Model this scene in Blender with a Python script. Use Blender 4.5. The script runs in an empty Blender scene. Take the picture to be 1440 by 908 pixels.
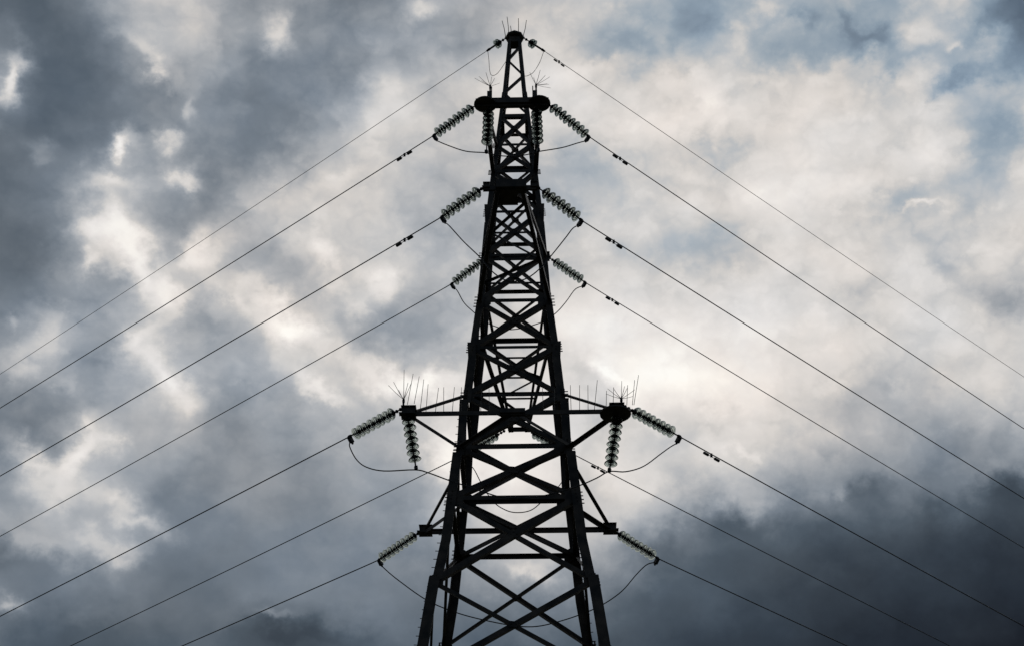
import bpy, bmesh, math, random
from mathutils import Vector, Matrix, noise
random.seed(7)
R = math.radians
scene = bpy.context.scene
C = bpy.data.collections.new("scene"); scene.collection.children.link(C)

# ------------------------------------------------------------------ camera
cam = bpy.data.cameras.new("camera"); camo = bpy.data.objects.new("camera", cam); C.objects.link(camo)
camo.location = (0, 0, 1.6); camo.rotation_euler = (R(90 + 36.07), 0, 0)
cam.sensor_width = 36; cam.lens = 36 * 2159 / 1440; cam.clip_start = .1; cam.clip_end = 5000
scene.camera = camo

# ------------------------------------------------------------------ exposure
scene.view_settings.view_transform = 'Standard'; scene.view_settings.look = 'None'
scene.view_settings.exposure = 0; scene.view_settings.gamma = 1

# ------------------------------------------------------------------ sky
SUN_AZ, SUN_EL = 2.0, 31.5
world = bpy.data.worlds.new("World"); scene.world = world; world.use_nodes = True
NT = world.node_tree; NT.nodes.clear()
def lin(c):
    c = c / 255 if c > 1 else c
    return c / 12.92 if c <= .04045 else ((c + .055) / 1.055) ** 2.4
def N(t, **kw):
    n = NT.nodes.new(t)
    for k, v in kw.items(): setattr(n, k, v)
    return n
def K(a, b): NT.links.new(a, b)
def val(sock, v):
    if hasattr(v, 'links') or hasattr(v, 'is_linked'): K(v, sock)
    else: sock.default_value = v
def M(op, a, b=None, c=None, clamp=False):
    n = N('ShaderNodeMath', operation=op, use_clamp=clamp)
    val(n.inputs[0], a)
    if b is not None: val(n.inputs[1], b)
    if c is not None: val(n.inputs[2], c)
    return n.outputs[0]
def ramp(fac, stops, interp='LINEAR'):
    n = N('ShaderNodeValToRGB'); cr = n.color_ramp; cr.interpolation = interp
    while len(cr.elements) < len(stops): cr.elements.new(.5)
    for e, (p, c) in zip(cr.elements, sorted(stops)): e.position = p
    for e, (p, c) in zip(cr.elements, sorted(stops)): e.color = (*c, 1)
    K(fac, n.inputs[0]); return n.outputs[0]
def levels(fac, stops):
    n = N('ShaderNodeValToRGB'); cr = n.color_ramp; cr.interpolation = 'CARDINAL'
    while len(cr.elements) < len(stops): cr.elements.new(.5)
    for e, (p, c) in zip(cr.elements, stops): e.position = p
    for e, (p, c) in zip(cr.elements, stops): e.color = (c, c, c, c)
    K(fac, n.inputs[0]); return n.outputs[1]
def maprange(v, a, b, c, d, kind='LINEAR'):
    n = N('ShaderNodeMapRange', interpolation_type=kind, clamp=True)
    val(n.inputs[0], v)
    for i, q in enumerate((a, b, c, d)): n.inputs[1 + i].default_value = q
    return n.outputs[0]
tc = N('ShaderNodeTexCoord'); D = tc.outputs['Generated']
def fbm(scale, detail, rough, stretch=1.5, off=0., dist=0.):
    mp = N('ShaderNodeMapping'); K(D, mp.inputs[0]); mp.inputs['Scale'].default_value = (1, 1, stretch)
    mp.inputs['Location'].default_value = (off, off * .7, off * 1.3)
    n = N('ShaderNodeTexNoise', noise_dimensions='3D'); K(mp.outputs[0], n.inputs['Vector'])
    n.inputs['Scale'].default_value = scale; n.inputs['Detail'].default_value = detail
    n.inputs['Roughness'].default_value = rough; n.inputs['Distortion'].default_value = dist
    return n
sep = N('ShaderNodeSeparateXYZ'); K(D, sep.inputs[0])
az = M('MULTIPLY', M('ARCTAN2', sep.outputs[0], sep.outputs[1]), 180 / math.pi)
el = M('MULTIPLY', M('ARCSINE', sep.outputs[2]), 180 / math.pi)
# billowy displacement of the cloud layout
w1 = fbm(13, 3, .5, 1.15, off=3.1); w2 = fbm(42, 5, .58, 1.15, off=9.7)
s1 = N('ShaderNodeSeparateColor'); K(w1.outputs['Color'], s1.inputs[0])
s2 = N('ShaderNodeSeparateColor'); K(w2.outputs['Color'], s2.inputs[0])
def warp(base, c1, c2, a1, a2):
    v = M('MULTIPLY_ADD', M('SUBTRACT', c1, .5), a1, base)
    return M('MULTIPLY_ADD', M('SUBTRACT', c2, .5), a2, v)
waz = warp(az, s1.outputs[0], s2.outputs[0], 1.0, 2.4)
wel = warp(el, s1.outputs[1], s2.outputs[1], .9, 2.1)
# cloud brightness over azimuth -27..27 (31 steps) for elevations 22.5..49.7
ROWS = [
    "41363331313130323630253136393737353129252220171615141313141415",
    "42454950463432343732273237393737353129252321191717171616171818",
    "55484237394345403945464645434549454135333027252323222020222426",
    "53576063616061484547495149515967705947433737343334323131353943",
    "43454648636765525153535555617379757573615353504851485250535762",
    "50474543497265635454555960668194817580757871706363596367707377",
    "55545353525565695658636967788788847577778078787472737879798080",
    "44474956636164626267707579827474807683898986838280818078767471",
    "35373943475667676774746562656771808782858888868381807775778184",
    "33343437597063696563687370656571767977798183858584837982818078",
    "30303238525949586472757776696969707472737578848478747574788080",
    "31313133405449465468757571666567677278818182868478768074737978",
    "53513228323944404155697472696971686975787777848485858273707470",
    "37392828334043393641587074737479808182848686838080767171685247",
    "33333235485959494044485967737784828280777677726764647576685243",
    "33333646606563524750475055596372757470656365656464646475715943",
    "33323851616463494849464961636167697376736464666763727676736646",
    "33344056626460464948464962636167697376746564666864707576756954"]
E0, E1 = 22.5, 49.7
faz = maprange(waz, -27, 27, 0, 1)
rix = maprange(wel, E0, E1, 0, len(ROWS) - 1)
L = None
for i, row in enumerate(ROWS):
    st = [(k / 30, int(row[2 * k:2 * k + 2]) / 100) for k in range(31)]
    col = levels(faz, st)
    wgt = maprange(M('ABSOLUTE', M('SUBTRACT', rix, float(i))), 0, 1, 1, 0)
    L = M('MULTIPLY', col, wgt) if L is None else M('MULTIPLY_ADD', col, wgt, L)
# single breaks and dark patches among the clouds: azimuth, elevation, radii, tilt (degrees), strength
PATCHES = [
    (-19.41,45.12,3.03,0.85,-20,0.07), (-12.40,46.25,0.62,0.67,0,0.224), (-24.59,42.20,0.41,0.79,-10,0.305), (-24.30,43.11,0.59,0.49,0,0.134), (-19.10,40.85,0.44,0.34,0,0.336),
    (-18.63,41.35,0.65,0.46,0,0.157), (-16.82,41.45,0.61,0.37,0,0.224), (-15.97,40.35,0.68,0.40,0,0.246), (-18.98,39.75,0.95,0.37,0,0.179), (-16.20,42.93,0.38,0.43,0,0.112),
    (-18.14,44.13,0.43,0.31,0,0.134), (-18.64,44.66,1.29,0.37,-20,0.0896), (-22.36,40.17,0.88,0.31,0,0.0896), (-16.79,44.65,1.29,0.49,0,-0.072), (-15.69,46.10,1.76,0.67,0,0.056),
    (-19.21,38.07,1.01,0.67,0,0.179), (-17.41,37.26,2.30,0.52,-47,0.2), (-19.53,36.61,0.34,0.43,0,0.157), (-18.47,36.36,0.99,0.43,10,-0.084), (-15.67,36.09,0.68,0.40,-45,0.157),
    (-14.76,37.68,1.31,0.49,25,0.19), (-11.66,37.72,1.31,1.04,-20,-0.078), (-9.06,38.61,0.62,0.55,0,0.168), (-10.23,35.61,1.73,0.52,-28,0.246), (-12.72,36.16,2.08,0.34,-25,0.1),
    (-14.11,35.03,1.68,0.61,-15,-0.084), (-18.40,33.38,1.24,0.61,10,-0.078), (-15.88,33.68,1.69,0.61,-38,0.179), (-21.24,32.85,1.02,0.67,30,0.157), (-20.42,34.29,0.81,0.79,-60,0.134),
    (-22.06,34.26,0.30,0.24,0,0.112), (-12.78,32.60,2.17,0.67,0,-0.048), (-14.49,32.81,1.45,0.43,-10,0.112), (-8.53,33.28,1.24,0.34,-25,0.179), (-4.46,33.76,1.54,0.40,-5,0.224),
    (-7.08,34.64,1.26,0.37,-35,0.112), (-6.00,37.40,0.77,0.46,0,0.168), (-7.08,36.50,0.68,0.43,0,0.112), (-4.59,36.09,1.89,1.10,0,-0.06), (-8.08,35.11,1.12,0.73,0,-0.048),
    (-11.94,39.53,2.37,0.92,30,0.05), (-6.58,44.16,1.28,0.67,0,0.112), (-4.63,47.65,0.72,0.37,0,0.157), (-19.85,29.54,0.98,0.43,-10,0.224), (-18.03,30.09,0.49,1.10,-25,0.202),
    (-19.01,30.26,0.49,0.37,0,-0.06), (-16.88,30.43,0.42,0.37,0,0.112), (-18.63,28.52,1.39,0.55,0,0.112), (-16.55,28.80,0.56,0.43,0,0.112), (-15.51,27.82,1.10,0.31,-8,0.16),
    (-16.45,26.82,1.57,0.40,-10,0.16), (-18.90,26.58,1.71,0.37,-8,0.1), (-15.78,28.48,0.42,0.31,0,0.112), (-16.68,28.01,0.48,0.31,0,-0.048), (-20.06,28.06,0.83,0.43,0,-0.048),
    (-19.21,25.54,2.03,0.55,0,-0.024), (-14.85,26.44,1.02,0.49,0,-0.048), (-19.68,24.31,0.47,0.27,0,0.18), (-9.56,24.91,0.81,0.18,5,0.13), (-9.23,24.42,1.47,0.49,0,-0.096),
    (-7.11,24.36,1.34,0.49,0,-0.048), (6.22,46.19,2.42,0.70,0,-0.105), (10.27,46.92,2.12,0.90,0,-0.081), (13.61,46.75,1.07,0.37,0,0.12), (11.57,45.77,1.05,0.61,-60,0.1),
    (15.47,46.43,0.66,0.42,0,-0.112), (17.47,45.93,0.76,0.32,-60,-0.112), (18.71,44.91,1.19,0.36,-10,-0.136), (15.85,45.25,4.88,0.58,0,-0.05), (19.28,44.04,0.64,0.42,0,-0.112),
    (20.59,44.11,1.60,0.36,-10,-0.093), (21.65,42.72,1.35,0.32,8,-0.149), (23.67,42.74,2.07,0.36,0,-0.074), (23.20,40.77,1.21,0.90,20,-0.124), (22.13,39.95,0.70,0.74,0,-0.062),
    (25.31,44.50,1.39,1.07,-30,-0.136), (23.38,44.17,1.17,0.36,30,-0.087), (24.24,43.90,1.10,0.37,0,0.1), (22.35,43.87,0.42,0.21,0,0.12), (17.04,44.23,1.70,0.31,0,0.06),
    (9.41,42.26,1.02,0.50,-15,-0.074), (11.57,41.88,1.64,0.62,-10,-0.074), (10.11,38.47,2.54,0.70,-5,-0.087), (18.07,39.38,3.06,0.58,5,-0.093), (19.08,41.43,1.52,0.50,-10,-0.05),
    (15.89,40.76,2.01,0.32,0,-0.043), (19.09,38.88,0.78,0.15,0,0.14), (19.97,36.71,0.66,0.58,0,-0.074), (21.86,34.63,1.26,0.61,0,-0.13), (21.93,38.70,1.46,0.66,0,-0.062),
    (15.60,36.21,0.95,0.42,0,-0.043), (3.22,34.54,0.89,0.79,-20,-0.13), (9.03,32.14,1.01,0.31,0,-0.06), (4.16,34.12,1.11,0.27,-30,0.13), (5.06,33.16,1.46,0.31,-35,0.1),
    (2.84,41.96,1.64,0.76,0,-0.05), (4.80,39.52,1.58,0.61,0,0.06), (15.46,32.30,1.81,0.67,0,-0.08), (8.84,44.78,1.72,0.43,0,0.06), (0.46,31.01,2.49,1.22,0,0.05),
    (5.44,34.20,2.58,1.37,0,0.08), (-2.47,31.12,0.93,0.67,-30,0.2), (-2.24,34.03,1.10,0.37,0,0.1), (0.73,26.96,0.58,0.31,0,0.14), (4.29,30.55,0.64,0.55,-40,0.1),
    (9.95,30.87,0.92,0.21,-30,0.1), (5.46,29.72,1.41,0.43,20,0.06), (8.64,28.51,1.39,0.49,-10,-0.08), (9.93,29.46,1.05,0.55,0,0.05), (15.15,28.97,1.40,0.37,0,-0.07),
    (20.38,28.26,1.39,0.55,0,-0.1), (13.72,29.12,0.49,0.27,0,0.08), (-20.46,42.74,6.23,3.36,0,0.055), (-14.03,43.48,4.63,2.75,0,0.05), (-21.96,38.82,4.70,1.83,0,0.04),
    (5.78,34.45,5.55,2.14,-10,0.06), (3.31,36.66,2.28,1.53,0,0.04), (15.78,40.25,4.80,0.61,5,0.05), (10.14,43.63,2.53,0.49,10,0.06), (4.84,45.41,1.74,0.31,10,0.07),
    (7.93,46.39,0.71,0.73,-20,0.08), (19.55,43.16,2.51,0.43,-10,0.05), (13.49,44.32,0.85,0.37,0,0.05), (21.34,44.51,1.71,0.73,0,0.04), (-7.17,42.82,1.25,0.61,0,0.0672),
    (-8.40,41.16,2.03,0.37,20,0.05), (-14.58,32.41,1.08,0.61,0,0.0448), (-21.23,40.78,10.48,7.94,0,0.045), (-11.21,45.86,7.01,2.44,0,0.03), (-18.52,37.87,3.09,1.83,-40,0.04),
    (-9.73,35.52,3.37,1.22,-28,0.05), (8.81,32.95,4.36,1.22,-20,0.04), (-3.26,35.60,1.50,1.83,0,0.03), (19.08,40.13,5.99,1.83,0,0.04), (-12.84,36.94,0.61,0.31,-20,0.08),
    (-15.20,38.23,0.47,0.49,0,0.08), (-7.99,37.37,0.54,0.31,0,0.08), (-5.79,36.83,0.38,0.37,0,0.08), (-16.53,34.64,0.96,0.27,35,0.09), (-19.19,32.29,0.72,0.31,-20,0.09), (-14.73,24.94,8.75,1.83,0,0.045), (-19.24,25.66,2.03,0.92,0,0.03), (-9.22,24.37,1.68,0.61,0,0.05)]
G = None
for a, e, ra, re, tilt, s in PATCHES:
    ct, sn = math.cos(R(tilt)), math.sin(R(tilt))
    dx = M('SUBTRACT', waz, a); dy = M('SUBTRACT', wel, e)
    u = M('MULTIPLY_ADD', dx, ct / ra, M('MULTIPLY', dy, sn / ra)); v = M('MULTIPLY_ADD', dy, ct / re, M('MULTIPLY', dx, -sn / re))
    g = M('POWER', .4, M('MULTIPLY_ADD', u, u, M('MULTIPLY', v, v)))
    G = M('MULTIPLY', g, s) if G is None else M('MULTIPLY_ADD', g, s, G)
L = M('MULTIPLY_ADD', G, 1.12, L)
# dark bank low on the right with a billowed upper edge: edge elevation over azimuth 3..22
EDGE = [0.2818, 0.3034, 0.3539, 0.3917, 0.4208, 0.4389, 0.4597, 0.4764, 0.4564, 0.4356, 0.4384, 0.4448, 0.4439, 0.45, 0.4591, 0.4701, 0.4564, 0.4333, 0.4172, 0.4133, 0.4254, 0.4403, 0.4453, 0.4446]
edge = M('MULTIPLY_ADD', levels(maprange(waz, 3, 22, 0, 1), [(q / 23, c) for q, c in enumerate(EDGE)]), 20.0, 20.0)
below = M('SUBTRACT', edge, M('MULTIPLY_ADD', M('SUBTRACT', s2.outputs[2], .5), 1.6, wel))
rim = M('MULTIPLY', maprange(below, -.5, 1.0, 0, 1, 'SMOOTHSTEP'), maprange(below, .8, 4.0, 1, 0, 'SMOOTHSTEP'))
rim = M('MULTIPLY', rim, maprange(waz, 4.5, 7, 0, 1, 'SMOOTHSTEP'))
L = M('MULTIPLY_ADD', rim, -.05, L)
# away from that part of the sky: one thick, darker overcast
d0 = fbm(3.5, 4, .55, off=21.)
rest = M('MULTIPLY_ADD', d0.outputs[0], .35, .10)
inside = M('MULTIPLY', maprange(M('ABSOLUTE', az), 27, 60, 1, 0, 'SMOOTHSTEP'),
           M('MULTIPLY', maprange(el, 5, 21, 0, 1, 'SMOOTHSTEP'), maprange(el, 50, 75, 1, 0, 'SMOOTHSTEP')))
mx = N('ShaderNodeMix', data_type='FLOAT'); K(inside, mx.inputs[0]); K(rest, mx.inputs[2]); K(L, mx.inputs[3])
L = mx.outputs[0]
# fine cloud texture, strongest in the broken mid-bright clouds
d1 = fbm(24, 5, .5, 1.2, off=5.)
amp = maprange(L, .2, .55, .06, .15, 'SMOOTHSTEP')
amp = M('MULTIPLY', amp, maprange(L, .75, .95, 1, .55))
L = M('MULTIPLY_ADD', M('SUBTRACT', d1.outputs[0], .5), amp, L)
mpv = N('ShaderNodeMapping'); K(D, mpv.inputs[0]); mpv.inputs['Scale'].default_value = (1, 1, 1.35)
wv = N('ShaderNodeVectorMath', operation='MULTIPLY_ADD'); K(w2.outputs['Color'], wv.inputs[0]); wv.inputs[1].default_value = (.035, .035, .035); K(mpv.outputs[0], wv.inputs[2])
vo = N('ShaderNodeTexVoronoi', feature='F1', normalize=True); K(wv.outputs[0], vo.inputs['Vector'])
vo.inputs['Scale'].default_value = 34; vo.inputs['Detail'].default_value = 2; vo.inputs['Roughness'].default_value = .6
puff = M('MULTIPLY', maprange(L, .34, .6, .25, 1, 'SMOOTHSTEP'), maprange(el, 27, 36, .45, 1))
puff = M('MULTIPLY', puff, maprange(az, -6, 8, .85, 1))
L = M('MULTIPLY_ADD', M('SUBTRACT', .33, vo.outputs['Distance']), M('MULTIPLY', puff, .34), L)
L = M('SUBTRACT', L, M('MULTIPLY', M('MAXIMUM', M('SUBTRACT', L, .82), 0.0), .30))
def tone(r, g, b): return (lin(r) * 10, lin(g) * 10, lin(b) * 10)
TONES = [(.0, (14, 16, 22)), (.14, (29, 34, 42)), (.25, (55, 64, 74)), (.36, (81, 92, 103)), (.50, (119, 128, 138)), (.60, (149, 155, 162)),
         (.70, (179, 181, 184)), (.80, (209, 206, 203)), (.88, (231, 226, 222)), (.97, (250, 246, 240)), (1.0, (255, 252, 246))]
cloud = ramp(L, [(p, tone(*c)) for p, c in TONES])
# slow drift between warm and cool cloud
warm = ramp(s1.outputs[2], [(.3, (.97, 1.0, 1.035)), (.5, (1, 1, 1)), (.7, (1.03, 1.0, .975))])
mu = N('ShaderNodeMix', data_type='RGBA', blend_type='MULTIPLY'); mu.inputs[0].default_value = 1
K(cloud, mu.inputs[6]); K(warm, mu.inputs[7]); cloud = mu.outputs[2]
# clear sky seen thinly through the breaks at the upper right
world.cycles.sampling_method = 'MANUAL'; world.cycles.sample_map_resolution = 512
sky = N('ShaderNodeTexSky', sky_type='NISHITA', sun_disc=False)
sky.sun_elevation = R(SUN_EL); sky.sun_rotation = R(SUN_AZ)
gap = M('MULTIPLY', maprange(az, -2, 8, 0, 1, 'SMOOTHSTEP'), maprange(el, 35, 40, 0, 1, 'SMOOTHSTEP'))
gap = M('MULTIPLY', gap, maprange(L, .55, .80, 1, 0, 'SMOOTHSTEP'))
mb = N('ShaderNodeMix', data_type='RGBA', blend_type='MULTIPLY'); K(M('MULTIPLY', gap, .9), mb.inputs[0])
K(cloud, mb.inputs[6]); mb.inputs[7].default_value = (.78, .98, 1.10, 1)
m2 = N('ShaderNodeMix', data_type='RGBA'); K(M('MULTIPLY', gap, .12), m2.inputs[0]); K(mb.outputs[2], m2.inputs[6]); K(sky.outputs[0], m2.inputs[7])
bg = N('ShaderNodeBackground'); bg.inputs[1].default_value = .1; K(m2.outputs[2], bg.inputs[0])
wo = N('ShaderNodeOutputWorld'); K(bg.outputs[0], wo.inputs[0])

# ------------------------------------------------------------------ sun, behind the cloud and the tower
sl = bpy.data.lights.new("sun", 'SUN'); sl.energy = .5; sl.angle = R(120); sl.color = (1, .95, .88)
so = bpy.data.objects.new("sun", sl); C.objects.link(so)
sd = Vector((math.sin(R(SUN_AZ)) * math.cos(R(SUN_EL)), math.cos(R(SUN_AZ)) * math.cos(R(SUN_EL)), math.sin(R(SUN_EL))))
so.rotation_euler = sd.to_track_quat('Z', 'Y').to_euler(); so.location = (0, 0, 60)

# ------------------------------------------------------------------ materials
def mat(name, base, rough=.6, metal=0., var=.35, scale=9., second=None, bump=.0):
    m = bpy.data.materials.new(name); m.use_nodes = True; nt = m.node_tree; b = nt.nodes['Principled BSDF']
    t = nt.nodes.new('ShaderNodeTexCoord'); n = nt.nodes.new('ShaderNodeTexNoise')
    n.inputs['Scale'].default_value = scale; n.inputs['Detail'].default_value = 6
    nt.links.new(t.outputs['Object'], n.inputs['Vector'])
    r = nt.nodes.new('ShaderNodeValToRGB'); s = second or base
    r.color_ramp.elements[0].position = .35; r.color_ramp.elements[1].position = .68
    r.color_ramp.elements[0].color = (*[c * (1 - var) for c in base], 1)
    r.color_ramp.elements[1].color = (*[c * (1 + var) for c in s], 1)
    nt.links.new(n.outputs[0], r.inputs[0]); nt.links.new(r.outputs[0], b.inputs['Base Color'])
    b.inputs['Roughness'].default_value = rough; b.inputs['Metallic'].default_value = metal
    if bump:
        bp = nt.nodes.new('ShaderNodeBump'); bp.inputs['Strength'].default_value = bump
        nt.links.new(n.outputs[0], bp.inputs['Height']); nt.links.new(bp.outputs[0], b.inputs['Normal'])
    return m
STEEL = mat('weathered_steel', (.060, .058, .056), .55, .25, .5, 4., (.085, .066, .053), .25)
FITTING = mat('galvanised_fitting', (.035, .035, .036), .5, .4, .3, 30)
CABLE = mat('weathered_aluminium_cable', (.045, .045, .048), .55, .3, .25, 12)
CONCRETE = mat('concrete', (.30, .29, .27), .9, 0, .2, 4, None, .3)
GRASS = mat('rough_grass', (.035, .05, .018), .95, 0, .4, .6, (.06, .055, .025), .4)
GLASS = bpy.data.materials.new('green_toughened_glass'); GLASS.use_nodes = True
gn = GLASS.node_tree; gb = gn.nodes['Principled BSDF']
gnz = gn.nodes.new('ShaderNodeTexNoise'); gnz.inputs['Scale'].default_value = 14
grr = gn.nodes.new('ShaderNodeValToRGB'); grr.color_ramp.elements[0].color = (.26, .295, .275, 1); grr.color_ramp.elements[1].color = (.42, .465, .435, 1)
gn.links.new(gnz.outputs[0], grr.inputs[0]); gn.links.new(grr.outputs[0], gb.inputs['Base Color'])
gb.inputs['Transmission Weight'].default_value = 1; gb.inputs['Roughness'].default_value = .06; gb.inputs['IOR'].default_value = 1.28; gb.inputs['Specular IOR Level'].default_value = .3

# ------------------------------------------------------------------ helpers
def obj(name, bm, m, parent=None, smooth=False):
    bmesh.ops.recalc_face_normals(bm, faces=bm.faces)
    me = bpy.data.meshes.new(name); bm.to_mesh(me); bm.free(); me.materials.append(m)
    if smooth:
        for p in me.polygons: p.use_smooth = True
    o = bpy.data.objects.new(name, me); C.objects.link(o)
    if parent: o.parent = parent
    return o
def tag(o, label=None, cat=None, group=None, kind=None):
    if label: o['label'] = label
    if cat: o['category'] = cat
    if group: o['group'] = group
    if kind: o['kind'] = kind
    return o
def empty(name, loc=(0, 0, 0)):
    o = bpy.data.objects.new(name, None); C.objects.link(o); o.location = loc; o.empty_display_size = .2; return o
def extrude_poly(bm, prof, p0, p1, s, u):
    """prof: list of (a,b) -> p + a*s + b*u"""
    a = [bm.verts.new(p0 + s * x + u * y) for x, y in prof]; b = [bm.verts.new(p1 + s * x + u * y) for x, y in prof]
    n = len(prof)
    for i in range(n): bm.faces.new((a[i], a[(i + 1) % n], b[(i + 1) % n], b[i]))
    bm.faces.new(a[::-1]); bm.faces.new(b)
def angle(bm, p0, p1, w, nrm, t=None, w2=None, flip=False):
    """rolled steel L section: one flange in the face, the other pointing inwards"""
    p0, p1, nrm = Vector(p0), Vector(p1), Vector(nrm).normalized(); t = t or max(.009, w * .12); w2 = w2 or w
    d = (p1 - p0).normalized(); s = nrm.cross(d).normalized(); u = -(d.cross(s)).normalized()
    if u.dot(nrm) > 0: u = -u
    if flip: s = -s
    h = w / 2
    extrude_poly(bm, [(-h, 0), (h, 0), (h, t), (-h + t, t), (-h + t, w2), (-h, w2)], p0, p1, s, u)
def bar(bm, p0, p1, w, h, up=(0, 0, 1)):
    p0, p1 = Vector(p0), Vector(p1); d = (p1 - p0).normalized(); s = d.cross(Vector(up))
    s = s.normalized() if s.length > 1e-4 else Vector((1, 0, 0)); u = s.cross(d).normalized()
    extrude_poly(bm, [(-w / 2, -h / 2), (w / 2, -h / 2), (w / 2, h / 2), (-w / 2, h / 2)], p0, p1, s, u)
def box(bm, c, s, rot=None):
    m = Matrix.Translation(c) @ (rot.to_4x4() if rot else Matrix.Identity(4)) @ Matrix.Diagonal((*s, 1))
    bmesh.ops.create_cube(bm, size=1, matrix=m)
def tube(bm, pts, r, n=6, r1=None):
    pts = [Vector(p) for p in pts]; rings = []
    for i, p in enumerate(pts):
        d = (pts[min(i + 1, len(pts) - 1)] - pts[max(i - 1, 0)]).normalized()
        a = d.cross(Vector((0, 0, 1)) if abs(d.z) < .9 else Vector((1, 0, 0))).normalized(); b = a.cross(d)
        rr = r if r1 is None else r + (r1 - r) * i / (len(pts) - 1)
        rings.append([bm.verts.new(p + (a * math.cos(k * 2 * math.pi / n) + b * math.sin(k * 2 * math.pi / n)) * rr) for k in range(n)])
    for A, B in zip(rings, rings[1:]):
        for k in range(n): bm.faces.new((A[k], A[(k + 1) % n], B[(k + 1) % n], B[k]))
    bm.faces.new(rings[0][::-1]); bm.faces.new(rings[-1])
def lathe(bm, prof, n=24):
    rings = [[bm.verts.new((r * math.cos(k * 2 * math.pi / n), r * math.sin(k * 2 * math.pi / n), z)) for k in range(n)] if r > 1e-5
             else [bm.verts.new((0, 0, z))] for r, z in prof]
    for A, B in zip(rings, rings[1:]):
        for k in range(n):
            a, b, c, d = A[k % len(A)], A[(k + 1) % len(A)], B[(k + 1) % len(B)], B[k % len(B)]
            f = [v for i, v in enumerate((a, b, c, d)) if v not in (a, b, c, d)[:i]]
            if len(f) > 2: bm.faces.new(f)
def spline(pts, n=6):
    P = [Vector(p) for p in pts]; P = [P[0] * 2 - P[1]] + P + [P[-1] * 2 - P[-2]]; out = []
    for i in range(1, len(P) - 2):
        a, b, c, d = P[i - 1:i + 3]
        for k in range(n):
            t = k / n
            out.append(.5 * ((2 * b) + (c - a) * t + (2 * a - 5 * b + 4 * c - d) * t * t + (3 * b - a - 3 * c + d) * t ** 3))
    return out + [P[-2]]

# ------------------------------------------------------------------ ground
bm = bmesh.new(); rings = []
for rad in (0.5, 4, 10, 20, 28, 40, 70, 130, 260, 600, 1500, 3000):
    rings.append([bm.verts.new((rad * math.cos(k * math.pi / 24), rad * math.sin(k * math.pi / 24),
                  (noise.noise(Vector((rad * math.cos(k * math.pi / 24) * .05, rad * math.sin(k * math.pi / 24) * .05, 3))) * (.25 if rad < 100 else 1.5)) - .1)) for k in range(48)])
for A, B in zip(rings, rings[1:]):
    for k in range(48): bm.faces.new((A[k], A[(k + 1) % 48], B[(k + 1) % 48], B[k]))
bm.faces.new(rings[0])
tag(obj('ground', bm, GRASS, None, True), kind='structure')

# ------------------------------------------------------------------ the lattice tower (local frame: near face is -y)
TW = empty('transmission_tower', (.07, 28.03, 0)); TW.rotation_euler = (0, 0, R(-1.35))
tag(TW, 'tall dark steel lattice pylon with three levels of crossarms, seen from below against the clouds', 'transmission tower')
WT = [(0., 3.45), (13.39, 1.78), (15.8, 1.42), (18.06, 1.17), (20.4, .99), (22.06, .82), (24.4, .68), (26.12, .55), (28.95, .30), (31.1, .15)]
def W(z):
    for (a, b), (c, d) in zip(WT, WT[1:]):
        if z <= c: return b + (d - b) * (z - a) / (c - a)
    return WT[-1][1]
NODES = [0., 3.6, 6.9, 10.1, 12.7, 14.85, 16.8, 18.06, 19.4, 20.7, 22.06, 23.41, 24.77, 26.12, 27.05, 28.1]
PEAK = [28.1, 28.95, 29.6, 30.2, 30.75]
H1, H2, H3 = 18.06, 22.06, 26.12
jit = lambda a=.003: random.uniform(-a, a)
# legs: overlapping angle sections, each lower section starting outside the one above
SPLICE = [0., 7.2, 14.88, 17.85, 19.2, 20.75, 24.9, 27.0, 31.0]
for sx in (-1, 1):
    for sy in (-1, 1):
        bm = bmesh.new()
        for i, (z0, z1) in enumerate(zip(SPLICE, SPLICE[1:])):
            wd = .21 if z1 < 15 else .19 if z1 < 18 else .175 if z1 < 21 else .155 if z1 < 25 else .12 if z1 < 27.5 else .085
            zs = [z0] + [q for q, _ in WT if z0 + .2 < q < z1 - .2] + [z1 + (.04 if z1 < 31 else 0)]
            for q, (za, zb) in enumerate(zip(zs, zs[1:])):
                oa = .0; ob = .06 if zb == zs[-1] and z1 < 27 else .012 * (i % 2)
                pa = Vector((sx * (W(za) + oa), sy * (W(za) + oa), za)); pb = Vector((sx * (W(zb) + ob), sy * (W(zb) + ob), zb))
                ex, ey = Vector((-sx, 0, 0)), Vector((0, -sy, 0)); t = wd * .12
                extrude_poly(bm, [(0, 0), (wd, 0), (wd, t), (t, t), (t, wd), (0, wd)], pa, pb, ex, ey)
        # climbing bolts up the outside edge
        z = 3.
        while z < 29.5:
            if sx * sy > 0 and z < 19.5:
                w = W(z); tube(bm, [(sx * (w - .03), sy * (w - .02), z), (sx * (w + .065), sy * (w - .02), z + .004)], .008, 5)
            z += .19
        leg = obj('leg', bm, STEEL, TW)
        bm = bmesh.new()
        for dz, s in ((-.35, .8), (.0, .5)): box(bm, (sx * 3.45, sy * 3.45, dz + .12), (s, s, .36))
        obj('footing', bm, CONCRETE, TW)
FACES = {'near': (Vector((0, -1, 0)), Vector((1, 0, 0))), 'far': (Vector((0, 1, 0)), Vector((-1, 0, 0))),
         'left': (Vector((-1, 0, 0)), Vector((0, -1, 0))), 'right': (Vector((1, 0, 0)), Vector((0, 1, 0)))}
def fp(face, s, z, inset=.0):
    n, a = FACES[face]; w = W(z); return n * (w - inset) + a * (s * (w - .03)) + Vector((0, 0, z))
NOH = (14.85, 12.7)
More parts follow.
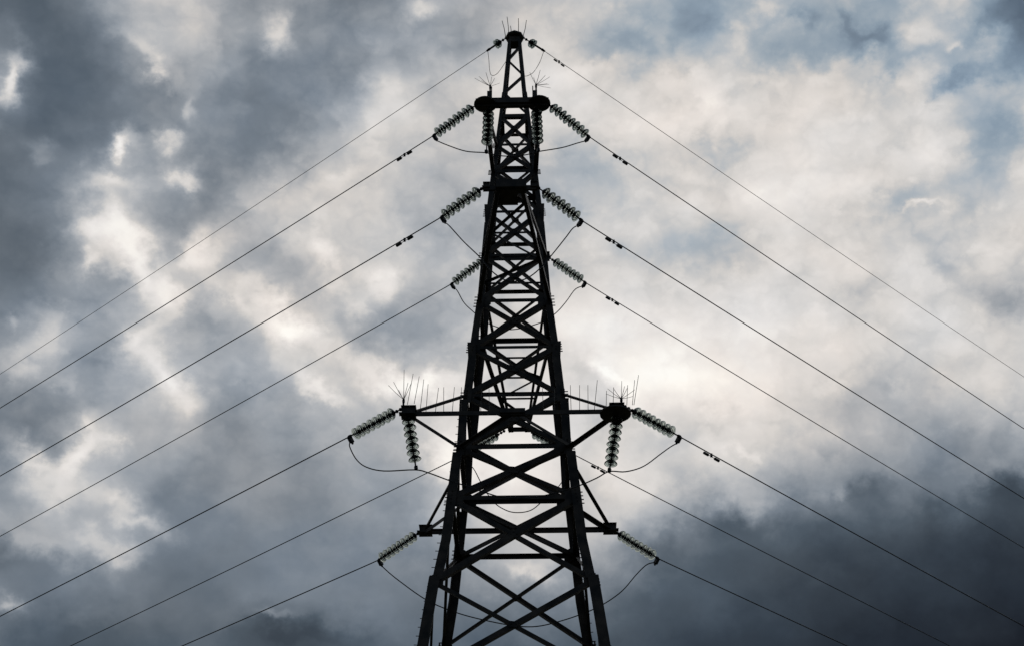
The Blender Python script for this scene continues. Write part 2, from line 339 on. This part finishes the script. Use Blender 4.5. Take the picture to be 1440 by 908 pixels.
for face, (n, a) in FACES.items():
    side = face in ('left', 'right')
    low = bmesh.new()
    for i, (z0, z1) in enumerate(zip(NODES, NODES[1:])):
        big = .10 if z1 < 15 else .12 if z1 <= 22.1 else .10
        if z1 < 12: big = .12
        sg = 1 if face in ('near', 'far', 'left') else -1
        if z1 < 12:
            angle(low, fp(face, -sg, z0, .012), fp(face, sg, z1, .012), big, n); angle(low, fp(face, sg, z0, .034), fp(face, -sg, z1, .034), big * .8, n, flip=True)
            continue
        if not side and z0 > 12:
            wa, wb = W(z0), W(z1); t = wa / (wa + wb); zc = z0 + (z1 - z0) * t; b = bmesh.new(); c = fp(face, 0, zc, -.004); q = big * .95
            extrude_poly(b, [(-q, -q * .55), (q * .7, -q * .7), (q, q * .5), (-q * .8, q * .7)], c, c - n * .01, a, Vector((0, 0, 1)))
            for u_, v_ in ((-.5, 0), (.5, 0), (0, .4)): tube(b, [c + a * u_ * q + Vector((0, 0, v_ * q)), c + n * .02 + a * u_ * q + Vector((0, 0, v_ * q))], .013, 6)
            obj('gusset_plate', b, STEEL, TW)
        # front diagonal shows its wide flange, the one behind it is slimmer
        b = bmesh.new(); angle(b, fp(face, -sg, z0, .012 + jit()), fp(face, sg, z1, .012 + jit()), big * (.5 if side else .8 if face == 'far' and z1 < 15 else 1.), n)
        obj('diagonal_brace', b, STEEL, TW)
        b = bmesh.new(); angle(b, fp(face, sg, z0, .034 + jit()), fp(face, -sg, z1, .034 + jit()), big * (.45 if side else .7), n, flip=True)
        obj('diagonal_brace', b, STEEL, TW)
        if z0 > 0 and z0 not in NOH:
            b = bmesh.new(); hw = .09 if z0 in (H1, H2, H3, 16.8) else .07
            angle(b, fp(face, -1, z0, .024 + jit()), fp(face, 1, z0, .024 + jit()), hw, n, flip=True)
            obj('horizontal_brace', b, STEEL, TW)
    tag(obj('diagonal_brace', low, STEEL, TW), kind='stuff')
    # top of the peak: single zigzag lacing
    for i, (z0, z1) in enumerate(zip(PEAK, PEAK[1:])):
        if face == 'far': break
        s = 1 if (i + (face in ('far', 'left'))) % 2 else -1
        b = bmesh.new(); angle(b, fp(face, -s, z0, .012), fp(face, s, z1, .012), .06, n); obj('lacing_bar', b, STEEL, TW)
    b = bmesh.new(); angle(b, fp(face, -1, 28.1, .02), fp(face, 1, 28.1, .02), .10, n); obj('horizontal_brace', b, STEEL, TW)
# flat cross frames inside the body at the crossarm levels
for z in (H1, H2, H3, 16.8):
    w = W(z) - .05
    for s in (-1, 1):
        b = bmesh.new(); angle(b, (-w, -s * w, z + .01 * s), (w, s * w, z + .01 * s), .07, (0, 0, 1)); obj('plan_brace', b, STEEL, TW)
# gusset plates with bolt heads at the leg joints
for z in NODES[4:15]:
    for sx in (-1, 1):
        for sy in (-1, 1):
            b = bmesh.new(); w = W(z); g = .30 if z in (H1, H2, H3, 16.8) else .22
            if z > 26: g = .15
            for ax in (0, 1):
                ins = g * .5
                c = Vector((sx * (w - ins), sy * (w - .030), z)) if ax == 0 else Vector((sx * (w - .030), sy * (w - ins), z))
                hh = g * 1.25
                pr = [(-g / 2, -hh / 2), (g * .15, -hh / 2), (g / 2, -hh * .25), (g / 2, hh * .25), (g * .15, hh / 2), (-g / 2, hh / 2)]
                s = Vector((-sx, 0, 0)) if ax == 0 else Vector((0, -sy, 0)); o = Vector((0, .006, 0)) if ax == 0 else Vector((.006, 0, 0))
                extrude_poly(b, pr, c - o, c + o, s, Vector((0, 0, 1)))
            for k in range(4):
                zz = z + (k - 1.5) * g * .30; ww = W(zz)
                tube(b, [(sx * (ww - .05), sy * (ww - .07), zz), (sx * (ww + .075), sy * (ww - .07), zz)], .012, 6)
                tube(b, [(sx * (ww - .07), sy * (ww - .05), zz), (sx * (ww - .07), sy * (ww + .05), zz)], .012, 6)
            obj('gusset_plate', b, STEEL, TW)
# peak cap
b = bmesh.new()
pr = [(0, 0), (.20, 0), (.245, .03), (.245, .085), (.21, .11), (0, .11)]
lathe(b, pr, 8); bmesh.ops.translate(b, vec=(0, 0, 31.16), verts=b.verts)
box(b, (0, 0, 31.05), (.27, .27, .21))
cap = obj('peak_cap', b, STEEL, TW)
b = bmesh.new(); tube(b, [(-.13, .1, 31.25), (-.12, .1, 31.36), (0, .1, 31.41), (.12, .1, 31.36), (.13, .1, 31.25)], .008, 5); obj('lifting_eye', b, STEEL, cap)

def crossarm(sy, reach, h, chord, beam, tie, bw, lower=0, tray=0, box_s=None, posts=False):
    """sy -1 near side, +1 far side. chord: half spacing of the arm tips, beam: half length of the tip beam"""
    y = sy * reach; n = Vector((0, sy, 0)); w = W(h); wt = W(tie)
    b = bmesh.new(); angle(b, (-beam, y, h), (beam, y, h), bw, (0, 0, 1), w2=bw); angle(b, (-beam, y + sy * .012, h + .005), (beam, y + sy * .012, h + .005), bw * .9, n)
    arm = obj('crossarm', b, STEEL, TW)
    for s in (-1, 1):
        b = bmesh.new(); angle(b, (s * chord, y, h - .008), (s * (w - .04), sy * (w + .004), h - .008), bw * 1.05, (0, 0, 1)); obj('chord', b, STEEL, arm)
        b = bmesh.new(); angle(b, (s * chord, y, h + .03), (s * (wt - .03), sy * (wt + .006), tie), bw * .8, (0, sy * .5, 1)); obj('tie_bar', b, STEEL, arm)
        b = bmesh.new()
        bs = box_s or (.26, .22, .16)
        for zz in (-.5, .5): box(b, (s * (beam - bs[0] * .3), y, h + .03 + zz * bs[2]), (bs[0], bs[1], .014))
        for yy in (-.3, .3): box(b, (s * (beam - bs[0] * .3), y + yy * bs[1], h + .03), (bs[0] * .9, .016, bs[2] - .016))
        for k in (-1, 0, 1): tube(b, [(s * (beam + bs[0] * .15), y + k * .05, h + .03 - bs[2] * .2), (s * (beam + bs[0] * .34), y + k * .05, h + .03 - bs[2] * .2)], .016, 6)
        obj('end_plate', b, STEEL, arm)
        if tray and (tray < 2 or s == 1):
            b = bmesh.new(); r = .26 if tray == 1 else .31
            lathe(b, [(0, -.015), (r * .8, -.015), (r, .0), (r, .03), (r * .93, .03), (r * .90, .010), (0, .010)], 20)
            bmesh.ops.translate(b, vec=(s * (beam - (.19 if tray == 1 else .12)), y, h - (.02 if tray == 1 else .08)), verts=b.verts); obj('guard_tray', b, STEEL, arm)
        if posts:
            b = bmesh.new(); box(b, (s * (beam - .28), y, h + .22), (.10, .10, .30)); tube(b, [(s * (beam - .28) - .05 * s, y, h + .2), (s * (beam - .28) - .05 * s, y, h + .55)], .012, 5)
            obj('spike_post', b, STEEL, arm)
    # lacing between the chords
    if reach == 2.44:
        for s in (-1, 1):
            b = bmesh.new(); angle(b, (s * .06, y - sy * .05, h + .016), (s * (w - .06), sy * (w + .01), h + .016), .075, (0, 0, 1)); obj('arm_lacing', b, STEEL, arm)
    ts = [0.12, .38, .62, .84] if reach > 4 else []
    for i, t in enumerate(ts):
        xa = chord + (w - .04 - chord) * t; ya = y + (sy * w - y) * t
        b = bmesh.new(); angle(b, (-xa, ya, h + .004), (xa, ya, h + .004), .05, (0, 0, 1)); obj('arm_lacing', b, STEEL, arm)
        if i + 1 < len(ts):
            t2 = ts[i + 1]; xb = chord + (w - .04 - chord) * t2; yb = y + (sy * w - y) * t2; s = 1 if i % 2 else -1
            b = bmesh.new(); angle(b, (-s * xa, ya, h + .012), (s * xb, yb, h + .012), .05, (0, 0, 1)); obj('arm_lacing', b, STEEL, arm)
    return arm
A_BN = crossarm(-1, 2.44, H1, 2.08, 2.15, 19.4, .075, tray=2, box_s=(.30, .26, .17))
A_BF = crossarm(1, 2.44, H1, 2.08, 2.15, 19.4, .085, box_s=(.30, .24, .17))
A_MN = crossarm(-1, 4.58, H2, .24, .52, 23.41, .09, box_s=(.14, .16, .12))
A_MF = crossarm(1, 4.58, H2, .21, .24, 23.41, .08, box_s=(.12, .16, .1))
A_TN = crossarm(-1, 2.80, H3, .62, .80, 27.05, .10, tray=1, box_s=(.14, .2, .1), posts=True)
A_TF = crossarm(1, 2.80, H3, .62, .78, 27.05, .08, box_s=(.24, .22, .14))
# wide closing plates under the near top and near middle arm ends
b = bmesh.new(); box(b, (0, -2.80, H3 + .03), (1.16, .2, .15)); obj('web_plate', b, STEEL, A_TN)
b = bmesh.new(); box(b, (.02, -4.58, H2 + .03), (.62, .22, .2)); box(b, (-.06, -4.25, H2 - .03), (.42, .36, .014)); obj('web_plate', b, STEEL, A_MN)
b = bmesh.new(); box(b, (0, -2.44, H1 + .004), (.5, .16, .10)); obj('web_plate', b, STEEL, A_BN)
b = bmesh.new(); box(b, (0, 2.44, H1 + .004), (.6, .16, .12)); obj('web_plate', b, STEEL, A_BF)

# ------------------------------------------------------------------ insulators
b = bmesh.new()
lathe(b, [(.026, .030), (.060, .026), (.105, .046), (.130, .078), (.136, .092), (.132, .096), (.124, .084), (.108, .064), (.100, .086), (.093, .086),
          (.088, .056), (.072, .052), (.066, .082), (.059, .082), (.054, .050), (.026, .046), (.026, .030)], 28)
bmesh.ops.scale(b, vec=(.95, .95, 1.0), verts=b.verts)
SHED = obj('glass_disc', b, GLASS, None, True); SHEDME = SHED.data; C.objects.unlink(SHED); bpy.data.objects.remove(SHED)
b = bmesh.new(); lathe(b, [(0, -.012), (.022, -.012), (.024, -.002), (.044, .004), (.060, .018), (.058, .044), (.034, .050), (.014, .052), (.013, .128), (0, .128)], 14)
CAPM = obj('metal_cap', b, FITTING, None, True); CAPME = CAPM.data; C.objects.unlink(CAPM); bpy.data.objects.remove(CAPM)
def string(tip, end, n, label, group, pitch=.142, hang=False, pushed=.55):
    tip, end = Vector(tip), Vector(end); d = end - tip; Ln = d.length; d.normalize()
    o = empty('insulator_string', tip); o.rotation_mode = 'QUATERNION'; o.rotation_quaternion = d.to_track_quat('Z', 'Y')
    tag(o, label, 'insulator string', group)
    body = n * pitch; free = Ln - body; z0 = free * pushed
    for k in range(n):
        g = bpy.data.objects.new('glass_disc', SHEDME); C.objects.link(g); g.parent = o; g.location = (0, 0, z0 + k * pitch)
        g.rotation_euler = (jit(.09), jit(.09), random.uniform(0, 6))
        c = bpy.data.objects.new('metal_cap', CAPME); C.objects.link(c); c.parent = g
    b = bmesh.new(); tube(b, [(0, 0, 0), (0, 0, z0)], .014, 6)
    k = 0.04
    while k < z0 - .03: lathe_at(b, (0, 0, k), .036, .05); k += .10
    obj('shackle_link', b, FITTING, o)
    b = bmesh.new(); zb = z0 + body
    tube(b, [(0, 0, zb - .02), (0, 0, Ln)], .016, 6)
    if hang:
        box(b, (0, 0, Ln - .01), (.07, .06, .07)); cl = b
    else:
        lathe_at(b, (0, 0, Ln - .04), .034, .10); cl = b
    obj('end_clamp', cl, FITTING, o)
    return o
def lathe_at(bm, c, r, l):
    t = bmesh.new(); lathe(t, [(0, -l / 2), (r * .7, -l / 2), (r, -l / 4), (r, l / 4), (r * .7, l / 2), (0, l / 2)], 8)
    me = bpy.data.meshes.new('tmp'); t.to_mesh(me); t.free(); n0 = len(bm.verts); bm.from_mesh(me); bpy.data.meshes.remove(me)
    bm.verts.ensure_lookup_table(); bmesh.ops.translate(bm, vec=c, verts=bm.verts[n0:])
# attachment point, wire clamp and slope of every span
SPANS = {
 ('earth', -1): ((-.13, 28.035, 31.24), (-.637, 28.47, 31.215), .038), ('tn', -1): ((-.796, 25.25, 26.12), (-1.824, 26.132, 25.971), .0225),
 ('mn', -1): ((-.588, 23.464, 22.06), (-1.46, 24.214, 21.911), .0195), ('tf', -1): ((-.664, 30.848, 26.12), (-1.588, 31.642, 25.882), .0265),
 ('bn', -1): ((-2.187, 25.643, 18.18), (-3.329, 26.623, 18.127), .025), ('mf', -1): ((-.17, 32.614, 22.04), (-1.457, 33.829, 21.938), .032),
 ('bf', -1): ((-2.08, 30.53, 18.04), (-3.042, 31.413, 17.815), .013),
 ('earth', 1): ((.27, 28.025, 31.24), (.836, 28.539, 31.273), .0125), ('tn', 1): ((.804, 25.212, 26.12), (1.788, 26.106, 25.912), .0295),
 ('mn', 1): ((.512, 23.438, 22.06), (1.448, 24.288, 21.879), .0285), ('tf', 1): ((.936, 30.81, 26.12), (1.926, 31.71, 25.981), .0355),
 ('bn', 1): ((2.212, 25.539, 18.18), (3.434, 26.648, 18.143), .0285), ('mf', 1): ((.398, 32.604, 22.04), (1.599, 33.694, 21.984), .0255),
 ('bf', 1): ((2.257, 30.419, 18.04), (3.334, 31.397, 17.843), .009)}
AZ = {-1: R(49.35), 1: R(47.76)}
SIDE = {-1: 'left', 1: 'right'}
ARM = {'tn': 'the flat round-ended top crossarm', 'mn': 'the long crossarm just below the top one', 'tf': 'the third level down, behind the tower legs',
       'bn': 'the spiked end of the wide crossarm', 'mf': 'the narrow plate inside the tower body', 'bf': 'the lowest crossarm'}
WIRE = {'earth': ('thin earth wire running down {s} from the cap on the tower peak', 'earth wire'),
        'tn': ('power line running down {s} from the flat round-ended top crossarm', 'power line'),
        'mn': ('power line running down {s} from the glass string just below the top crossarm', 'power line'),
        'tf': ('power line running down {s} from the half-hidden glass string at third level', 'power line'),
        'bn': ('dark power line running down {s} from the spiked end of the wide crossarm', 'power line'),
        'mf': ('dark power line coming out from behind the {s} tower leg below the wide crossarm', 'power line'),
        'bf': ('lowest power line on the {s}, running down from the lowest crossarm', 'power line')}
NDISC = {'tn': 8, 'mn': 7, 'tf': 7, 'bn': 8, 'mf': 9, 'bf': 8}
STR = {'tn': 'glass disc insulator string sloping {s} from the round end of the flat top crossarm',
       'mn': 'large clear glass insulator string sloping {s} just below the top crossarm, second from the top',
       'tf': 'glass insulator string sloping {s} from behind the tower leg, third level from the top',
       'bn': 'glass insulator string sloping {s} from the spiked end of the wide crossarm',
       'mf': 'small glass insulator string seen through the tower body, sloping {s} under the wide crossarm',
       'bf': 'dull green glass insulator string sloping {s} from the lowest crossarm'}
def wire_pt(key, t):
    T, Q, m = SPANS[key]; s = key[1]; a = AZ[s]; Q = Vector(Q)
    return Q + Vector((s * math.sin(a) * t, math.cos(a) * t, -m * t + .0004 * t * t))
ts = [0, .3, .6, 1, 1.5, 2, 3, 4, 5, 6.5, 8, 10, 12, 14, 16, 18, 20, 23, 26, 30, 35, 40, 46, 52, 60, 70, 80]
for key, (T, Q, m) in SPANS.items():
    k, s = key; side = SIDE[s]
    pts = [wire_pt(key, t) for t in ts]
    dirn = (Vector(Q) - Vector(T)).normalized()
    pts[0] = Vector(Q) - dirn * .02
    lab, cat = WIRE[k]
    b = bmesh.new(); tube(b, pts, .008 if k == 'earth' else .0125, 6)
    tag(obj('earth_wire' if k == 'earth' else 'power_line', b, CABLE, None, True), lab.format(s=side), cat,
        'earth wires from the tower peak' if k == 'earth' else 'power lines strung from the tower')
    if k == 'earth':
        o = string(T, Q, 2, 'pair of small glass discs holding the earth wire on the %s of the tower peak' % side, 'earth wire insulators at the peak', pitch=.07, pushed=.40)
        b = bmesh.new(); Ld = (Vector(Q) - Vector(T)).length; tube(b, [(0, 0, Ld * .62), (0, 0, Ld + .04)], .026, 8); obj('dead_end_sleeve', b, FITTING, o)
    else:
        o = string(T, Q, NDISC[k], STR[k].format(s=side), 'strain insulator strings')
        # jumper lug hanging under the end of the string
        b = bmesh.new(); q = o.rotation_quaternion.inverted(); Ld = (Vector(Q) - Vector(T)).length
        dn = q @ Vector((0, 0, -1)); inn = q @ Vector((-s * .45, 0, -.9))
        c0 = Vector((0, 0, Ld - .02)); rot = inn.normalized().to_track_quat('Z', 'Y').to_matrix()
        box(b, c0 + inn * .075, (.085, .07, .15), rot); tube(b, [c0 + inn * .1, c0 + inn * .19], .022, 6)
        for e in (-.03, .03): tube(b, [c0 + inn * (.07 + e) + rot @ Vector((-.06, 0, 0)), c0 + inn * (.07 + e) + rot @ Vector((.06, 0, 0))], .012, 6)
        obj('jumper_lug', b, FITTING, o)
# strings that hang straight down and steady the jumper loops
for tip, end, n, lab in [((-.52, 25.25, 26.06), (-.567, 25.27, 24.685), 7, 'glass insulator string hanging under the left round end of the flat top crossarm'),
                         ((.54, 25.22, 26.06), (.583, 25.232, 24.693), 7, 'glass insulator string hanging under the right round end of the flat top crossarm'),
                         ((-2.07, 25.643, 18.04), (-1.859, 25.693, 16.84), 7, 'glass insulator string hanging down from the left spiked end of the wide crossarm'),
                         ((2.09, 25.539, 18.02), (1.877, 25.589, 16.73), 8, 'glass insulator string hanging down from the right spiked end of the wide crossarm')]:
    string(tip, end, n, lab, 'hanging insulator strings', hang=True, pushed=.35 if n == 7 else .45, pitch=.142)

# ------------------------------------------------------------------ jumper loops
JUMP = [
 ([(-.637, 28.48, 31.199), (-.606, 28.48, 30.855), (-.58, 28.48, 30.462), (-.518, 28.48, 30.293), (-.37, 28.48, 30.384), (-.149, 28.28, 30.619)], .007,
  'thin slack jumper wire hanging from the earth wire left of the tower peak'),
 ([(.833, 28.48, 31.172), (.726, 28.48, 30.776), (.574, 28.48, 30.436), (.444, 28.48, 30.306), (.314, 28.48, 30.28), (.18, 28.25, 30.25)], .007,
  'thin slack jumper wire hanging from the earth wire right of the tower peak'),
 ([(-1.79, 26.09, 25.82), (-1.492, 25.909, 25.487), (-1.038, 25.595, 25.004), (-.582, 25.27, 24.66), (-.314, 25.261, 24.571), (0, 25.251, 24.541), (.314, 25.241, 24.574), (.582, 25.232, 24.66), (1.121, 25.633, 25.146), (1.493, 25.9, 25.533), (1.755, 26.07, 25.78)], .0125,
  'jumper cable looping under the flat round-ended top crossarm'),
 ([(-1.41, 24.18, 21.78), (-1.272, 24.059, 21.556), (-.966, 23.848, 20.975), (-.616, 23.668, 20.415), (-.416, 23.601, 20.061), (-.193, 23.559, 19.818), (.028, 23.552, 19.743), (.276, 23.588, 19.841), (.515, 23.664, 20.111), (.774, 23.789, 20.566), (1.074, 23.982, 21.177), (1.244, 24.112, 21.544), (1.40, 24.25, 21.75)], .0125,
  'jumper cable drooping across the tower front at the second level from the top'),
 ([(-1.54, 31.62, 25.79), (-1.415, 31.591, 25.634), (-1.241, 31.545, 25.233), (-1.016, 31.493, 24.922), (-.649, 31.427, 24.514), (-.269, 31.386, 24.296), (.036, 31.375, 24.254), (.449, 31.39, 24.365), (.866, 31.44, 24.591), (1.161, 31.496, 24.901), (1.407, 31.554, 25.285), (1.638, 31.617, 25.701), (1.88, 31.69, 25.88)], .0125,
  'jumper cable drooping behind the tower legs at the third level from the top'),
 ([(-3.29, 26.60, 18.0), (-3.283, 26.6, 17.877), (-3.126, 26.513, 17.539), (-2.901, 26.376, 17.276), (-2.519, 26.132, 17.042), (-1.886, 25.713, 16.82), (-1.621, 25.669, 16.729), (-1.203, 25.642, 16.539), (-.818, 25.63, 16.391), (-.503, 25.619, 16.26), (-.217, 25.61, 16.161), (.081, 25.6, 16.125), (.407, 25.6, 16.148), (.746, 25.6, 16.218), (1.088, 25.6, 16.327), (1.363, 25.6, 16.436), (1.64, 25.596, 16.575), (1.876, 25.589, 16.71), (2.213, 25.834, 16.85), (2.591, 26.101, 17.129), (2.988, 26.368, 17.585), (3.216, 26.517, 17.842), (3.39, 26.62, 18.0)], .0125,
  'long jumper cable looping under the wide spiked crossarm, tied to the hanging strings'),
 ([(-1.41, 33.81, 21.86), (-1.235, 33.74, 21.80), (-.993, 33.657, 21.583), (-.751, 33.588, 21.045), (-.478, 33.527, 20.542), (-.176, 33.481, 20.274), (.123, 33.46, 20.182), (.476, 33.466, 20.256), (.779, 33.498, 20.545), (1.068, 33.55, 20.839), (1.328, 33.614, 21.266), (1.501, 33.664, 21.692), (1.56, 33.68, 21.9)], .0125,
  'jumper cable hanging as a round loop seen through the tower body below the wide crossarm'),
 ([(-3.0, 31.40, 17.72), (-2.884, 31.386, 17.586), (-2.561, 31.332, 17.275), (-1.899, 31.239, 16.739), (-1.257, 31.17, 16.414), (-.625, 31.125, 16.206), (.047, 31.105, 16.061), (.546, 31.109, 16.046), (1.094, 31.131, 16.191), (1.65, 31.172, 16.415), (2.052, 31.213, 16.641), (2.464, 31.264, 16.977), (2.806, 31.311, 17.406), (3.063, 31.351, 17.675), (3.29, 31.38, 17.75)], .0125,
  'longest jumper cable drooping under the lowest crossarm near the bottom')]
for pts, r, lab in JUMP:
    b = bmesh.new(); tube(b, spline(pts, 5), r, 6)
    tag(obj('jumper_cable', b, CABLE, None, True), lab, 'jumper cable', 'jumper cables')

# ------------------------------------------------------------------ vibration dampers
DAMP = [('earth', 1, .56, .8, 'small dumbbell damper on the thin earth wire right of the tower peak'),
        ('tn', 1, 1.0, 1, 'dumbbell damper on the right power line from the flat top crossarm'),
        ('mn', 1, .91, 1, 'dumbbell damper on the right power line just below the top crossarm level'),
        ('tf', 1, .97, 1, 'dumbbell damper on the right power line at the third level from the top'),
        ('bn', 1, .93, 1, 'dumbbell damper on the right power line from the spiked wide crossarm'),
        ('mf', 1, .84, 1, 'dumbbell damper beside the right hanging glass string, on the line from behind the leg'),
        ('tn', -1, .91, 1, 'dumbbell damper on the left power line from the flat top crossarm'),
        ('mn', -1, 1.03, 1, 'dumbbell damper on the left power line just below the top crossarm level')]
for k, s, t, sc, lab in DAMP:
    p = wire_pt((k, s), t); d = (wire_pt((k, s), t + .1) - p).normalized(); dn = Vector((0, 0, -1))
    o = empty('vibration_damper', p); tag(o, lab, 'vibration damper', 'dampers on the power lines')
    b = bmesh.new(); box(b, dn * .028, (.045, .045, .075)); obj('clamp', b, FITTING, o)
    b = bmesh.new(); tube(b, [d * -.2 * sc + dn * .065, dn * .058, d * .2 * sc + dn * .065], .007, 5); obj('messenger_cable', b, CABLE, o)
    for e in (-1, 1):
        b = bmesh.new(); c = d * (e * .165 * sc) + dn * .064
        tube(b, [c - d * .065 * sc, c - d * .055 * sc, c + d * .055 * sc, c + d * .065 * sc], .030 * sc, 8)
        obj('weight', b, FITTING, o)

# ------------------------------------------------------------------ bird spikes
SPK = [((-2.082, 25.643, 18.28), (-1.995, 25.643, 19.018)), ((-1.947, 25.643, 18.30), (-1.87, 25.643, 18.954)), ((-1.824, 25.643, 18.13), (-1.775, 25.643, 18.885)),
       ((-1.707, 25.643, 18.09), (-1.685, 25.643, 18.766)), ((-1.521, 25.643, 18.09), (-1.473, 25.643, 18.68)), ((-1.354, 25.643, 18.09), (-1.369, 25.643, 18.691)),
       ((-1.185, 25.643, 18.09), (-1.155, 25.643, 18.698)), ((-1.007, 25.643, 18.09), (-1.013, 25.643, 18.691)), ((-.62, 25.63, 18.09), (-.61, 25.63, 18.66)), ((-.45, 25.63, 18.09), (-.46, 25.63, 18.64)),
       ((.62, 25.60, 18.09), (.61, 25.60, 18.64)), ((.84, 25.6, 18.09), (.85, 25.6, 18.66)),
       ((1.168, 25.539, 18.09), (1.166, 25.539, 18.673)), ((1.337, 25.539, 18.09), (1.351, 25.539, 18.673)), ((1.505, 25.539, 18.09), (1.517, 25.539, 18.673)),
       ((1.628, 25.539, 18.09), (1.71, 25.539, 18.793)), ((1.86, 25.539, 18.09), (1.886, 25.539, 18.536)), ((2.003, 25.539, 18.2), (2.031, 25.539, 18.621)),
       ((2.275, 25.539, 18.20), (2.312, 25.539, 18.673)), ((2.384, 25.539, 18.2), (2.458, 25.539, 18.793)), ((2.415, 25.539, 18.2), (2.542, 25.539, 18.913))]
for a, c in SPK:
    b = bmesh.new(); tube(b, [a, c], .0065, 5, .005)
    s = 'left' if a[0] < -.8 else 'right' if a[0] > 1 else 'middle'
    tag(obj('bird_spike', b, FITTING), {'left': 'thin upright bird spike in the row on the left half of the wide crossarm',
        'right': 'thin upright bird spike in the row on the right half of the wide crossarm',
        'middle': 'thin upright bird spike on the wide crossarm, seen through the tower body'}[s], 'bird spike',
        {'left': 'bird spikes on the left half of the wide crossarm', 'right': 'bird spikes on the right half of the wide crossarm', 'middle': 'bird spikes seen through the tower body'}[s])
def fan(base, rods, label, r=.006, stem=.12):
    o = empty('bird_spike_fan', base); tag(o, label, 'bird spikes', 'fans of bird spikes')
    b = bmesh.new(); tube(b, [(0, 0, -.1), (0, 0, stem)], .022, 6); box(b, (0, 0, stem * .5), (.05, .05, .05)); obj('spike_base', b, FITTING, o)
    for d in rods:
        d = Vector(d); mid = d * .5 + Vector((0, 0, -.03 * d.length)); st = Vector((0, 0, stem * .8))
        b = bmesh.new(); tube(b, [st, st + mid, st + d], r, 4, r * .7); obj('spike', b, FITTING, o)
rr = random.Random(3)
def burst(n, lo, hi, spread): return [(rr.uniform(-spread, spread), rr.uniform(-spread, spread), rr.uniform(lo, hi)) for _ in range(n)]
fan((-.50, 25.25, 26.60), [(-.36, 0, .26), (-.26, .05, .36), (-.1, -.1, .34), (.03, .1, .40), (.10, 0, .25), (.22, .02, .12), (-.2, 0, .18)], 'fan of thin bird spikes on the left end of the flat top crossarm')
fan((.55, 25.21, 26.60), [(.32, 0, .26), (.22, .05, .36), (.1, -.1, .38), (-.05, .1, .34), (-.14, 0, .40), (.30, .02, .04), (.34, 0, -.1), (.26, .1, .14)], 'fan of thin bird spikes on the right end of the flat top crossarm')
fan((-2.161, 25.643, 18.30), [(-.02, 0, .72), (-.22, 0, .42), (-.32, 0, .34), (-.12, .1, .30), (.08, -.1, .34), (.14, 0, .40)], 'fan of thin bird spikes on the left end of the wide crossarm')
fan((2.17, 25.539, 18.25), [(-.26, 0, .24), (-.14, .1, .32), (.02, -.1, .36), (.14, .1, .32), (.28, 0, .22), (-.3, 0, .12), (.24, 0, .06), (.08, 0, .3)], 'fan of thin bird spikes on the right end of the wide crossarm')
for a, c in [((-.17, 28.03, 31.26), (-.26, 28.03, 31.86)), ((-.08, 28.13, 31.27), (-.13, 28.13, 32.12)), ((.15, 28.13, 31.27), (.17, 28.13, 32.06)), ((.29, 28.03, 31.26), (.38, 28.03, 31.88)), ((-.03, 27.95, 31.27), (-.04, 27.95, 31.58))]:
    b = bmesh.new(); mid = (Vector(a) + Vector(c)) / 2 + Vector((.012, 0, 0)); tube(b, [a, mid, c], .010, 5, .008)
    tag(obj('bird_spike', b, FITTING), 'thin upright bird spike on the cap of the tower peak', 'bird spike', 'bird spikes on the peak cap')
